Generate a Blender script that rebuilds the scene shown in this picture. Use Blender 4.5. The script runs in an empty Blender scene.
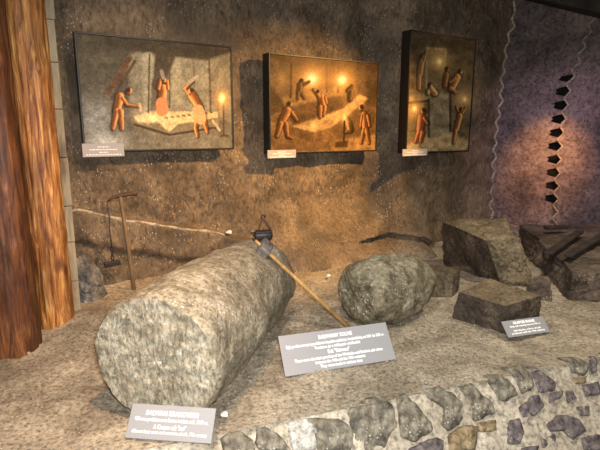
import bpy, bmesh, math, random
import numpy as np
from mathutils import Vector, Matrix

scene = bpy.context.scene
C = scene.collection
R = math.radians

# ------------------------------------------------------------------ layout frame
# back wall runs along U, N points out of it into the chamber; SP(s, t, z) is a point by the wall
P0 = Vector((-1.578, 3.819, 0)); U = Vector((0.8536, 0.5210, 0)); N = Vector((0.5210, -0.8536, 0))
def SP(s, t, z=0.0): return P0 + U * s + N * t + Vector((0, 0, z))
WALL_ROT = math.atan2(U.y, U.x)

# ------------------------------------------------------------------ camera
cam = bpy.data.cameras.new('camera'); camo = bpy.data.objects.new('camera', cam); C.objects.link(camo)
cam.sensor_width = 36.0; cam.lens = 36.0 * 480 / 600; cam.clip_start = 0.02
camo.location = (0, 0, 1.25); camo.rotation_euler = (R(79), 0, 0)
scene.camera = camo

# ------------------------------------------------------------------ view, world, lights
vs = scene.view_settings
vs.view_transform = 'Standard'; vs.look = 'None'; vs.gamma = 1.0; vs.use_curve_mapping = False; vs.exposure = 0.0
w = bpy.data.worlds.new('cave_air'); scene.world = w; w.use_nodes = True
w.node_tree.nodes['Background'].inputs[0].default_value = (1.0, 0.95, 0.88, 1)
w.node_tree.nodes['Background'].inputs[1].default_value = 0.05

def aim(o, target):
    o.rotation_euler = (Vector(target) - o.location).to_track_quat('-Z', 'Y').to_euler()
def light(name, kind, loc, energy, col, target=None, size=0.05, angle=60, blend=0.5):
    l = bpy.data.lights.new(name, kind); l.energy = energy; l.color = col
    o = bpy.data.objects.new(name, l); C.objects.link(o); o.location = loc
    if kind == 'AREA': l.size = size
    else: l.shadow_soft_size = size
    if kind == 'SPOT': l.spot_size = R(angle); l.spot_blend = blend
    if target is not None: aim(o, target)
    return o
# the camera's own flash
light('camera_flash', 'AREA', (0.06, -0.03, 1.36), 112, (1.0, 0.97, 0.93), (0.30, 2.4, 0.25), size=0.06)
# lamps under the roof of the chamber
light('platform_lamp_a', 'SPOT', (0.05, 1.45, 2.85), 185, (1.0, 0.91, 0.80), (0.05, 2.15, 0.0), 0.12, 100, 0.8)
light('platform_lamp_b', 'SPOT', (2.25, 3.20, 2.9), 230, (1.0, 0.86, 0.66), (2.10, 3.75, 0.0), 0.12, 88, 0.8)
light('picture_spot_a', 'SPOT', SP(3.15, 2.05, 2.70), 860, (1.0, 0.53, 0.165), SP(1.62, 0.0, 0.72), 0.03, 60, 0.9)
light('picture_spot_b', 'SPOT', SP(0.60, 2.05, 2.80), 135, (1.0, 0.70, 0.43), SP(0.45, 0.0, 1.05), 0.03, 62, 0.8)
light('picture_spot_c', 'SPOT', SP(4.3, 1.7, 2.8), 34, (1.0, 0.62, 0.28), SP(3.3, 0.25, 1.2), 0.03, 60, 0.7)
light('post_spot', 'SPOT', (-0.35, 1.45, 2.55), 190, (1.0, 0.54, 0.24), (-1.35, 2.40, 0.25), 0.05, 74, 0.8)
light('niche_spot', 'SPOT', (2.70, 4.95, 1.85), 170, (1.0, 0.42, 0.10), (3.12, 6.08, 0.90), 0.04, 46, 1.0)
light('niche_lamp', 'SPOT', (2.9, 4.4, 2.45), 85, (0.98, 0.68, 0.98), (3.1, 6.1, 0.7), 0.12, 75, 1.0)

# ------------------------------------------------------------------ numeric noise
def _hash(ix, iy, iz, seed):
    h = (ix * 374761393 + iy * 668265263 + iz * 2147483647 + seed * 144665) & 0xFFFFFFFF
    h = ((h ^ (h >> 13)) * 1274126177) & 0xFFFFFFFF
    h = h ^ (h >> 16)
    return (h & 0xFFFFFF) / float(0xFFFFFF)
def vnoise(p, seed=0):
    p = np.asarray(p, float); i = np.floor(p).astype(np.int64); f = p - i; f = f * f * (3 - 2 * f)
    out = 0
    for dx in (0, 1):
        for dy in (0, 1):
            for dz in (0, 1):
                wgt = (f[:, 0] if dx else 1 - f[:, 0]) * (f[:, 1] if dy else 1 - f[:, 1]) * (f[:, 2] if dz else 1 - f[:, 2])
                out = out + wgt * _hash(i[:, 0] + dx, i[:, 1] + dy, i[:, 2] + dz, seed)
    return out * 2 - 1
def fbm(p, scale=1.0, oct=4, seed=0, gain=0.5):
    p = np.asarray(p, float) * scale; a = 1.0; r = 0; tot = 0
    for k in range(oct):
        r = r + a * vnoise(p + 17.3 * k, seed + k); tot += a; a *= gain; p = p * 2.03
    return r / tot
def sstep(a, b, x):
    t = np.clip((np.asarray(x, float) - a) / (b - a), 0, 1); return t * t * (3 - 2 * t)

# ------------------------------------------------------------------ object helpers
def setp(o, label=None, cat=None, group=None, kind=None):
    if label: o['label'] = label
    if cat: o['category'] = cat
    if group: o['group'] = group
    if kind: o['kind'] = kind
    return o
def mesh_obj(name, verts, faces, mat, parent=None, smooth=True, loc=None, sharp=None):
    me = bpy.data.meshes.new(name)
    me.from_pydata([tuple(map(float, v)) for v in verts], [], [tuple(map(int, f)) for f in faces])
    if smooth: me.polygons.foreach_set('use_smooth', [True] * len(me.polygons))
    me.update()
    if mat: me.materials.append(mat)
    if sharp: me.set_sharp_from_angle(angle=R(sharp))
    o = bpy.data.objects.new(name, me); C.objects.link(o)
    if parent: o.parent = parent
    if loc is not None: o.location = loc
    return o
def bm_obj(name, bm, mat, parent=None, smooth=False, loc=None):
    me = bpy.data.meshes.new(name); bmesh.ops.recalc_face_normals(bm, faces=bm.faces); bm.to_mesh(me); bm.free()
    if smooth: me.polygons.foreach_set('use_smooth', [True] * len(me.polygons))
    if mat: me.materials.append(mat)
    o = bpy.data.objects.new(name, me); C.objects.link(o)
    if parent: o.parent = parent
    if loc is not None: o.location = loc
    return o
def empty(name, loc, rot=(0, 0, 0)):
    o = bpy.data.objects.new(name, None); C.objects.link(o); o.location = loc; o.rotation_euler = rot
    o.empty_display_size = 0.1
    return o
def grid_faces(nu, nv, wrap_u=False):
    f = []
    for j in range(nv - 1):
        for i in range(nu if wrap_u else nu - 1):
            a = j * nu + i; b = j * nu + (i + 1) % nu
            f.append((a, b, b + nu, a + nu))
    return f
def box_bm(bm, x0, x1, y0, y1, z0, z1, bevel=0.0, M=None):
    r = bmesh.ops.create_cube(bm, size=1.0); vs_ = r['verts']
    for v in vs_:
        v.co = Vector(((x0 + x1) / 2 + v.co.x * (x1 - x0), (y0 + y1) / 2 + v.co.y * (y1 - y0), (z0 + z1) / 2 + v.co.z * (z1 - z0)))
    if bevel > 0:
        es = list({e for v in vs_ for e in v.link_edges})
        r = bmesh.ops.bevel(bm, geom=es, offset=bevel, segments=2, affect='EDGES', profile=0.5)
        vs_ = list({v for f in r['faces'] for v in f.verts} | {v for v in vs_ if v.is_valid})
    if M is not None: bmesh.ops.transform(bm, matrix=M, verts=vs_)
def tube(bm, pts, radii, seg=10, squash=1.0):
    pts = [Vector(p) for p in pts]
    if not hasattr(radii, '__len__'): radii = [radii] * len(pts)
    rings = []; ref = None
    for k, p in enumerate(pts):
        t = (pts[min(k + 1, len(pts) - 1)] - pts[max(k - 1, 0)]).normalized()
        if ref is None: ref = Vector((0, 0, 1)) if abs(t.z) < 0.9 else Vector((1, 0, 0))
        a = (ref - t * ref.dot(t)).normalized(); b = t.cross(a); ref = a
        rings.append([bm.verts.new(p + (a * math.cos(q) + b * math.sin(q) * squash) * radii[k]) for q in [2 * math.pi * i / seg for i in range(seg)]])
    for k in range(len(rings) - 1):
        for i in range(seg):
            bm.faces.new((rings[k][i], rings[k][(i + 1) % seg], rings[k + 1][(i + 1) % seg], rings[k + 1][i]))
    bm.faces.new(rings[0][::-1]); bm.faces.new(rings[-1])

# ------------------------------------------------------------------ materials
def nodes(name):
    m = bpy.data.materials.new(name); m.use_nodes = True; nt = m.node_tree
    return m, nt, nt.nodes['Principled BSDF']
def ramp(nt, src, stops):
    r = nt.nodes.new('ShaderNodeValToRGB'); e = r.color_ramp.elements
    while len(e) < len(stops): e.new(0.5)
    for k, (p, c) in enumerate(stops):
        e[k].position = p; e[k].color = (*c, 1) if len(c) == 3 else c
    nt.links.new(src, r.inputs[0]); return r.outputs[0]
def coords(nt, scale=(1, 1, 1), rot=(0, 0, 0)):
    tc = nt.nodes.new('ShaderNodeTexCoord'); mp = nt.nodes.new('ShaderNodeMapping')
    mp.inputs['Scale'].default_value = scale; mp.inputs['Rotation'].default_value = rot
    nt.links.new(tc.outputs['Object'], mp.inputs[0]); return mp.outputs[0]
def noise(nt, vec, scale, detail=6, rough=0.6, dist=0.0):
    n = nt.nodes.new('ShaderNodeTexNoise'); n.inputs['Scale'].default_value = scale; n.inputs['Detail'].default_value = detail
    n.inputs['Roughness'].default_value = rough; n.inputs['Distortion'].default_value = dist
    nt.links.new(vec, n.inputs['Vector']); return n.outputs['Fac']
def mix(nt, fac, a, b, mode='MIX'):
    m = nt.nodes.new('ShaderNodeMix'); m.data_type = 'RGBA'; m.blend_type = mode
    for sock, v in ((m.inputs[0], fac), (m.inputs[6], a), (m.inputs[7], b)):
        if isinstance(v, (int, float)): sock.default_value = v
        elif isinstance(v, tuple): sock.default_value = (*v, 1)
        else: nt.links.new(v, sock)
    return m.outputs[2]
def bump(nt, bsdf, height, strength, dist):
    b = nt.nodes.new('ShaderNodeBump'); b.inputs['Strength'].default_value = strength; b.inputs['Distance'].default_value = dist
    nt.links.new(height, b.inputs['Height']); nt.links.new(b.outputs[0], bsdf.inputs['Normal'])

def rock_mat(name, dark, mid, light_, scale=3.0, fine=30.0, fleck=(0.7, 0.66, 0.58), fleck_scale=60.0, fleck_amt=0.5,
             rough=0.75, bump_s=0.6, bump_d=0.02, stretch=(1, 1, 1), rot=(0, 0, 0), patch=None, spec=0.35, contrast=0.14):
    m, nt, b = nodes(name)
    v0 = coords(nt); v = coords(nt, stretch, rot)
    big = noise(nt, v0, scale, 5, 0.62, 0.4)
    fin = noise(nt, v, fine, 7, 0.7)
    col = ramp(nt, big, [(0.36, dark), (0.52, mid), (0.70, light_)])
    f2 = ramp(nt, fin, [(0.5 - contrast, (0.25, 0.25, 0.25)), (0.5, (0.92, 0.92, 0.92)), (0.5 + contrast * 1.4, (1.55, 1.52, 1.45))])
    col = mix(nt, 0.85, col, f2, 'MULTIPLY')
    if patch:                                            # mineral veins of another colour
        pf = noise(nt, v0, patch[1], 4, 0.55, 0.8)
        col = mix(nt, ramp(nt, pf, [(0.50, (0, 0, 0)), (0.64, (patch[2],) * 3)]), col, patch[0])
    vor = nt.nodes.new('ShaderNodeTexVoronoi'); vor.inputs['Scale'].default_value = fleck_scale
    nt.links.new(v, vor.inputs['Vector'])
    gate = noise(nt, v0, fleck_scale * 0.12, 3, 0.5)
    fl = ramp(nt, vor.outputs['Distance'], [(0.10, (1, 1, 1)), (0.26, (0, 0, 0))])
    gt = ramp(nt, gate, [(0.48, (0, 0, 0)), (0.62, (fleck_amt,) * 3)])
    ff = mix(nt, 1.0, fl, gt, 'MULTIPLY')
    col = mix(nt, ff, col, fleck)
    nt.links.new(col, b.inputs['Base Color'])
    rr = nt.nodes.new('ShaderNodeMapRange'); rr.inputs[3].default_value = rough; rr.inputs[4].default_value = 0.28
    nt.links.new(ff, rr.inputs[0]); nt.links.new(rr.outputs[0], b.inputs['Roughness'])
    b.inputs['Specular IOR Level'].default_value = spec
    mid_n = noise(nt, v, fine * 0.35, 5, 0.65)
    add = nt.nodes.new('ShaderNodeMath'); add.operation = 'MULTIPLY_ADD'; add.inputs[1].default_value = 0.55
    nt.links.new(fin, add.inputs[0]); nt.links.new(mid_n, add.inputs[2])
    bump(nt, b, add.outputs[0], bump_s, bump_d)
    return m
M = {}
M['wall'] = rock_mat('salt_rock_wall', (0.085, 0.062, 0.040), (0.165, 0.120, 0.078), (0.265, 0.200, 0.132), 2.6, 30, (0.66, 0.58, 0.45), 42, 0.75,
                     0.6, 0.8, 0.03, (1.3, 1.3, 0.65), (0.2, 0.5, 0.3), ((0.075, 0.062, 0.048), 1.7, 0.6), contrast=0.17)
M['niche'] = rock_mat('niche_rock', (0.09, 0.07, 0.07), (0.17, 0.13, 0.125), (0.27, 0.22, 0.20), 2.0, 24, (0.5, 0.45, 0.42), 40, 0.6, 0.7, 0.7, 0.03)
M['ground'] = rock_mat('trodden_salt_ground', (0.215, 0.178, 0.128), (0.315, 0.267, 0.198), (0.43, 0.372, 0.285), 3.5, 50, (0.78, 0.74, 0.64), 75, 0.55, 0.85, 0.5, 0.012)
M['visitor'] = rock_mat('visitor_floor', (0.10, 0.085, 0.07), (0.15, 0.125, 0.10), (0.20, 0.17, 0.14), 3, 30)
M['loaf'] = rock_mat('grey_salt', (0.19, 0.160, 0.110), (0.32, 0.280, 0.200), (0.46, 0.41, 0.31), 7.0, 55, (0.80, 0.78, 0.70), 55, 0.6, 0.7, 0.9, 0.02,
                     (1, 1, 1), (0, 0, 0), ((0.13, 0.105, 0.07), 9.0, 0.5), contrast=0.15)
M['loaf_face'] = rock_mat('cut_salt_face', (0.25, 0.22, 0.155), (0.41, 0.37, 0.275), (0.56, 0.52, 0.41), 14.0, 60, (0.85, 0.83, 0.75), 50, 0.6, 0.7, 0.9, 0.02, (1, 1, 0.55), (0, 0.2, 0), ((0.15, 0.12, 0.08), 16.0, 0.55), contrast=0.15)
M['keg'] = rock_mat('mottled_salt', (0.10, 0.085, 0.05), (0.235, 0.205, 0.135), (0.38, 0.35, 0.26), 9.0, 40, (0.78, 0.75, 0.66), 45, 0.8, 0.65, 0.9, 0.02, contrast=0.17)
M['block'] = rock_mat('brown_salt_block', (0.058, 0.042, 0.026), (0.115, 0.086, 0.052), (0.185, 0.142, 0.09), 5.0, 40, (0.55, 0.48, 0.38), 45, 0.5, 0.75, 0.8, 0.02)
M['tan'] = rock_mat('lit_face_tan_salt', (0.10, 0.076, 0.044), (0.175, 0.135, 0.082), (0.25, 0.20, 0.125), 5.0, 44, (0.5, 0.44, 0.34), 50, 0.3, 0.8, 0.7, 0.015)  # paler tone painted on block faces that catch the light
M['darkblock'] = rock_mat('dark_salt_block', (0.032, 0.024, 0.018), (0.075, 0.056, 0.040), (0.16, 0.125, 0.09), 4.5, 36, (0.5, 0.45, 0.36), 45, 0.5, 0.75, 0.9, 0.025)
M['rubble'] = rock_mat('rubble_rock', (0.06, 0.045, 0.035), (0.13, 0.098, 0.075), (0.23, 0.175, 0.135), 3.5, 26, (0.5, 0.42, 0.35), 35, 0.6, 0.8, 1.0, 0.04)
M['boulder'] = rock_mat('blue_grey_rock', (0.07, 0.07, 0.072), (0.14, 0.14, 0.14), (0.24, 0.23, 0.21), 6, 30, (0.6, 0.6, 0.58), 40, 0.5)
M['mortar'] = rock_mat('lime_mortar', (0.30, 0.255, 0.19), (0.40, 0.35, 0.27), (0.52, 0.47, 0.38), 4, 40, (0.7, 0.68, 0.6), 60, 0.3, 0.9, 0.5, 0.012)
M['stone_dark'] = rock_mat('dark_field_stone', (0.07, 0.06, 0.048), (0.19, 0.17, 0.125), (0.36, 0.33, 0.26), 13, 45, (0.75, 0.72, 0.66), 50, 0.7, 0.65, 0.8, 0.015, contrast=0.17)
M['stone_purple'] = rock_mat('violet_field_stone', (0.07, 0.056, 0.058), (0.145, 0.12, 0.12), (0.25, 0.215, 0.20), 10, 45, (0.6, 0.55, 0.55), 50, 0.4, 0.7, 0.8, 0.015)
M['stone_pale'] = rock_mat('pale_field_stone', (0.30, 0.29, 0.26), (0.44, 0.43, 0.39), (0.58, 0.57, 0.52), 9, 45, (0.8, 0.8, 0.75), 50, 0.4, 0.8, 0.6, 0.012)
M['stone_brown'] = rock_mat('brown_field_stone', (0.15, 0.105, 0.055), (0.24, 0.18, 0.10), (0.33, 0.26, 0.16), 9, 45, (0.6, 0.5, 0.4), 50, 0.3, 0.8, 0.7, 0.012)
M['chip'] = rock_mat('white_salt', (0.75, 0.72, 0.66), (0.85, 0.83, 0.78), (0.95, 0.93, 0.9), 9, 40, (1, 1, 1), 50, 0.2)
M['pale_edge'] = rock_mat('pale_salt_edge', (0.26, 0.22, 0.17), (0.38, 0.33, 0.26), (0.50, 0.44, 0.36), 8, 40, (0.8, 0.75, 0.65), 50, 0.3)

def wood_mat(name, stops, sx=22.0, sz=1.3, rough=0.5, knot=None, bs=0.5):
    m, nt, b = nodes(name)
    v = coords(nt, (sx, sx, sz)); f = noise(nt, v, 1.0, 8, 0.70, 0.9)
    v2 = coords(nt, (3, 3, 0.8)); g = noise(nt, v2, 1.6, 4, 0.6, 0.5)
    col = ramp(nt, f, stops)
    col = mix(nt, 0.8, col, ramp(nt, g, [(0.36, (0.28, 0.20, 0.16)), (0.50, (0.9, 0.85, 0.8)), (0.66, (1.4, 1.35, 1.25))]), 'MULTIPLY')
    if knot:
        v3 = coords(nt, (1, 1, 0.8)); vo = nt.nodes.new('ShaderNodeTexVoronoi'); vo.inputs['Scale'].default_value = 3.2
        nt.links.new(v3, vo.inputs['Vector'])
        col = mix(nt, ramp(nt, vo.outputs['Distance'], [(0.05, (1, 1, 1)), (0.16, (0, 0, 0))]), col, knot)
    nt.links.new(col, b.inputs['Base Color']); b.inputs['Roughness'].default_value = rough
    bump(nt, b, f, bs, 0.012)
    return m
M['log'] = wood_mat('varnished_pine_log', [(0.34, (0.065, 0.024, 0.008)), (0.44, (0.25, 0.095, 0.024)), (0.54, (0.47, 0.21, 0.055)), (0.66, (0.72, 0.46, 0.19))], 34, 3.2, 0.42, (0.16, 0.06, 0.02), 0.9)
M['log_dark'] = wood_mat('dark_barked_log', [(0.34, (0.028, 0.011, 0.006)), (0.48, (0.095, 0.034, 0.013)), (0.60, (0.19, 0.075, 0.027)), (0.72, (0.44, 0.23, 0.09))], 26, 3.0, 0.45, (0.06, 0.02, 0.01), 0.9)
M['lining'] = wood_mat('weathered_lining_board', [(0.30, (0.19, 0.165, 0.115)), (0.50, (0.30, 0.265, 0.19)), (0.70, (0.40, 0.36, 0.26))], 30, 3, 0.8)
M['handle'] = wood_mat('pale_ash_handle', [(0.3, (0.36, 0.20, 0.07)), (0.5, (0.52, 0.32, 0.12)), (0.7, (0.66, 0.44, 0.20))], 60, 60, 0.5, None, 0.15)
M['old_handle'] = wood_mat('old_grey_handle', [(0.3, (0.12, 0.08, 0.045)), (0.5, (0.22, 0.155, 0.09)), (0.7, (0.31, 0.23, 0.14))], 60, 6, 0.7, None, 0.2)
M['plank'] = wood_mat('blackened_plank', [(0.3, (0.016, 0.012, 0.010)), (0.5, (0.04, 0.03, 0.024)), (0.7, (0.075, 0.055, 0.042))], 20, 20, 0.7)
M['beam'] = wood_mat('black_roof_beam', [(0.3, (0.012, 0.010, 0.008)), (0.5, (0.028, 0.022, 0.016)), (0.7, (0.05, 0.038, 0.028))], 20, 20, 0.8)

def plain(name, c, rough=0.5, metal=0.0, var=0.25, scale=40, spec=0.5):
    m, nt, b = nodes(name); f = noise(nt, coords(nt), scale, 4, 0.6)
    nt.links.new(ramp(nt, f, [(0.35, tuple(x * (1 - var) for x in c)), (0.65, tuple(min(1, x * (1 + var)) for x in c))]), b.inputs['Base Color'])
    b.inputs['Roughness'].default_value = rough; b.inputs['Metallic'].default_value = metal; b.inputs['Specular IOR Level'].default_value = spec
    return m
M['iron'] = plain('black_iron', (0.022, 0.020, 0.019), 0.5, 0.3)
M['rust'] = plain('rusted_iron', (0.085, 0.045, 0.028), 0.7, 0.2, 0.5)
M['steel'] = plain('worn_hammer_steel', (0.17, 0.155, 0.145), 0.6, 0.3, 0.4)
M['frame'] = plain('black_frame_lacquer', (0.012, 0.011, 0.010), 0.45)
M['plate'] = plain('grey_sign_plate', (0.27, 0.27, 0.28), 0.55, 0.0, 0.04, 120)
M['plate_lilac'] = plain('grey_caption_plate', (0.42, 0.39, 0.38), 0.5, 0.0, 0.04, 120)
M['letter'] = plain('white_lettering', (0.95, 0.95, 0.95), 0.6, 0.0, 0.0)
M['dark'] = plain('painted_slot_shade', (0.012, 0.010, 0.009), 0.95, 0.0, 0.3)
def paint_mat():
    m, nt, b = nodes('oil_painting'); a = nt.nodes.new('ShaderNodeVertexColor'); a.layer_name = 'paint'
    f = noise(nt, coords(nt), 70, 5, 0.65)
    nt.links.new(mix(nt, 0.7, a.outputs[0], ramp(nt, f, [(0.32, (0.6, 0.6, 0.6)), (0.5, (1, 1, 1)), (0.7, (1.35, 1.35, 1.35))]), 'MULTIPLY'), b.inputs['Base Color'])
    b.inputs['Roughness'].default_value = 0.5; b.inputs['Specular IOR Level'].default_value = 0.12; bump(nt, b, f, 0.15, 0.003)
    return m
M['paint'] = paint_mat()

# ------------------------------------------------------------------ floor of the display platform
def te(s): return 0.220 * s + 2.332                      # front edge of the platform
SLOPE = R(52)
def bank(s, a):                                          # point on the stone-faced bank, a = distance below the edge
    if a <= 0: return SP(s, te(s) + a, 0)
    return SP(s, te(s) + a * math.cos(SLOPE), -a * math.sin(SLOPE))
def ground_h(p):                                         # p : n x 3 world points
    m = 0.085 * np.exp(-(((p[:, 0] + 1.42) / 0.20) ** 2 + ((p[:, 1] - 3.02) / 0.28) ** 2))
    return m + 0.030 * fbm(p, 1.6, 3, 5) + 0.014 * fbm(p, 9, 3, 9) + 0.006 * fbm(p, 34, 2, 11)
nu, nv = 300, 150
S, T = np.meshgrid(np.linspace(-2.0, 5.2, nu), np.linspace(0, 1, nv))
S = S.ravel(); T = -0.55 + T.ravel() * (te(S) + 0.02 + 0.55)
V = np.stack([P0.x + U.x * S + N.x * T, P0.y + U.y * S + N.y * T, np.zeros_like(S)], 1)
V[:, 2] = ground_h(V) * (1 - 0.8 * sstep(-0.25, 0.0, T - te(S))) + 0.06 * sstep(0.55, -0.1, T)
floor = setp(mesh_obj('floor', V, grid_faces(nu, nv), M['ground']), 'trodden pale salt ground of the raised display platform', 'floor', None, 'structure')

# ------------------------------------------------------------------ stone faced bank in front of it
nu, nv = 260, 46
S, A = np.meshgrid(np.linspace(-2.0, 5.2, nu), np.linspace(-0.03, 0.68, nv)); S = S.ravel(); A = A.ravel()
V = np.array([tuple(bank(s, a)) for s, a in zip(S, A)])
d = 0.018 * fbm(V, 6, 4, 21) + 0.006 * fbm(V, 30, 2, 22)
bn = N * math.sin(SLOPE) + Vector((0, 0, math.cos(SLOPE)))
V += np.outer(d * sstep(-0.03, 0.06, A), np.array(bn))
V[:, 2] -= 0.012 * (A < 0)
front = setp(mesh_obj('wall_front', V, grid_faces(nu, nv)[::1], M['mortar']), 'low mortared field-stone bank edging the platform', 'wall', None, 'structure')
STONES = [
 ('d', [(0.17,0.024),(0.211,0.023),(0.265,0.076),(0.277,0.127),(0.16,0.104)]),
 ('w', [(0.31,0.024),(0.404,0.026),(0.421,0.085),(0.39,0.151),(0.297,0.132)]),
 ('d', [(0.407,0.03),(0.539,0.048),(0.58,0.112),(0.542,0.183),(0.41,0.157)]),
 ('d', [(0.603,0.023),(0.71,-0.015),(0.768,-0.016),(0.811,0.047),(0.79,0.125),(0.699,0.197),(0.62,0.198),(0.588,0.141)]),
 ('d', [(0.847,0.017),(0.888,0.005),(0.932,0.061),(0.968,0.143),(0.962,0.18),(0.851,0.201),(0.806,0.172),(0.831,0.096)]),
 ('d', [(1.004,0.006),(1.068,0.002),(1.136,0.046),(1.162,0.097),(1.109,0.171),(1.044,0.195),(1.030,0.16),(1.060,0.096),(1.010,0.046)]),
 ('d', [(1.188,0.016),(1.265,0.013),(1.289,0.057),(1.326,0.128),(1.318,0.166),(1.196,0.179),(1.222,0.11),(1.204,0.058)]),
 ('d', [(1.369,-0.021),(1.463,0.005),(1.501,0.071),(1.483,0.109),(1.395,0.125),(1.375,0.074)]),
 ('d', [(1.523,-0.054),(1.586,-0.036),(1.625,0.053),(1.596,0.089),(1.528,0.101),(1.522,0.025)]),
 ('p', [(1.642,-0.04),(1.705,0.013),(1.748,0.096),(1.719,0.125),(1.630,0.117),(1.648,0.055)]),
 ('d', [(1.897,-0.044),(1.972,-0.014),(2.02,0.037),(1.956,0.08),(1.896,0.053),(1.901,0.014)]),
 ('p', [(2.059,-0.002),(2.093,0.005),(2.036,0.085),(2.007,0.088)]),
 ('p', [(1.476,0.171),(1.565,0.135),(1.615,0.140),(1.612,0.188),(1.534,0.222),(1.468,0.217)]),
 ('p', [(1.385,0.225),(1.438,0.219),(1.43,0.281),(1.385,0.324),(1.325,0.313)]),
 ('b', [(1.041,0.218),(1.13,0.193),(1.193,0.218),(1.13,0.302),(1.019,0.281)]),
 ('b', [(1.213,0.198),(1.304,0.202),(1.289,0.244),(1.201,0.237)]),
 ('p', [(1.588,0.281),(1.68,0.249),(1.778,0.292),(1.772,0.347),(1.682,0.37),(1.653,0.323),(1.579,0.312)]),
 ('p', [(1.919,0.134),(2.019,0.135),(1.979,0.198),(1.891,0.19)]),
 ('p', [(1.808,0.232),(1.881,0.236),(1.853,0.283),(1.801,0.274)]),
 ('p', [(1.796,0.138),(1.829,0.153),(1.827,0.188),(1.766,0.2)]),
 ('p', [(1.699,0.139),(1.762,0.141),(1.719,0.174),(1.661,0.182)]),
 ('p', [(0.821,0.236),(0.965,0.216),(0.989,0.237),(0.964,0.28),(0.85,0.29)]),
 ('p', [(1.742,0.374),(1.854,0.381),(1.817,0.447),(1.718,0.425)]),
 ('b', [(1.894,0.09),(1.947,0.093),(1.926,0.123),(1.876,0.116)]),
 ('p', [(1.514,0.335),(1.589,0.326),(1.589,0.358),(1.501,0.372)]),
 ('p', [(1.385,0.35),(1.477,0.357),(1.436,0.391),(1.359,0.377)]),
 ('d', [(0.02,0.03),(0.10,0.02),(0.14,0.07),(0.12,0.14),(0.03,0.15)]),
 ('p', [(0.60,0.25),(0.74,0.24),(0.78,0.30),(0.66,0.34)]),
 ('d', [(2.16,-0.02),(2.25,0.01),(2.28,0.09),(2.19,0.11)]),
 ('p', [(2.10,0.15),(2.2,0.16),(2.19,0.24),(2.08,0.23)]),
 ('p', [(1.95,0.27),(2.05,0.26),(2.07,0.34),(1.96,0.35)]),
]
SM = {'d': M['stone_dark'], 'p': M['stone_purple'], 'w': M['stone_pale'], 'b': M['stone_brown']}
for q, (kind, poly) in enumerate(STONES):
    P = np.array(poly); c = P.mean(0); P = c + (P - c) * 1.10
    # round the outline and dome it
    n = len(P); pts = []
    for i in range(n):
        a, b, e = P[i - 1], P[i], P[(i + 1) % n]
        pts += [b + (a - b) * 0.13, b + (a + e - 2 * b) * 0.025, b + (e - b) * 0.13]
    dense = []
    for i in range(len(pts)):
        a, b = np.array(pts[i - 1]), np.array(pts[i]); L = np.linalg.norm(b - a); k = max(1, int(L / 0.018))
        dense += [a + (b - a) * j / k for j in range(1, k + 1)]
    pts = np.array(dense); m = len(pts)
    jit = fbm(np.c_[pts, np.zeros(m)], 38, 3, 300 + q, 0.65); dirs = pts - c; dirs = dirs / np.linalg.norm(dirs, axis=1)[:, None]
    pts = pts + dirs * (0.012 * jit)[:, None]
    hh = 0.012 + 0.005 * (q % 3); vv = []
    rings = [(1.02, -0.022), (1.0, 0.35 * hh), (0.93, 0.75 * hh), (0.76, 1.0 * hh), (0.5, 1.1 * hh), (0.25, 1.12 * hh)]
    for sc, h in rings:
        for p in pts:
            x = c + (p - c) * sc; base = bank(x[0], x[1]) if x[1] > 0 else bank(x[0], 0) + (bn * 0.0) + N * x[1]
            nn = bn if x[1] > 0.03 else (bn + Vector((0, 0, 1.0 if x[1] < 0 else 0.5))).normalized()
            vv.append(base + nn * h)
    vv.append(bank(c[0], max(c[1], 0)) + bn * 1.12 * hh)
    vv = np.array([tuple(v) for v in vv]); k = np.ones(len(vv)); k[:m] = 0
    vv += np.outer(0.020 * fbm(vv, 26, 4, 40 + q, 0.65) * k, np.array(bn))
    ff = grid_faces(m, len(rings), True) + [((len(rings) - 1) * m + i, (len(rings) - 1) * m + (i + 1) % m, len(vv) - 1) for i in range(m)]
    org = vv[:m].mean(0)
    mesh_obj('stone', vv - org, ff, SM[kind], front, True, org)

# visitor floor the camera stands over
nu, nv = 40, 30
X, Y = np.meshgrid(np.linspace(-4.5, 6, nu), np.linspace(-2.6, 4.5, nv)); X = X.ravel(); Y = Y.ravel()
V = np.stack([X, Y, np.full_like(X, -0.47)], 1); V[:, 2] += 0.012 * fbm(V, 2, 3, 3)
ss = (X - P0.x) * U.x + (Y - P0.y) * U.y; tt = (X - P0.x) * N.x + (Y - P0.y) * N.y
keepv = tt > te(ss) + 0.05
ff = [f for f in grid_faces(nu, nv) if all(keepv[i] for i in f)]
setp(mesh_obj('floor_visitor', V, ff, M['visitor']), 'dark trodden visitor floor in front of the stone bank', 'floor', None, 'structure')

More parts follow.
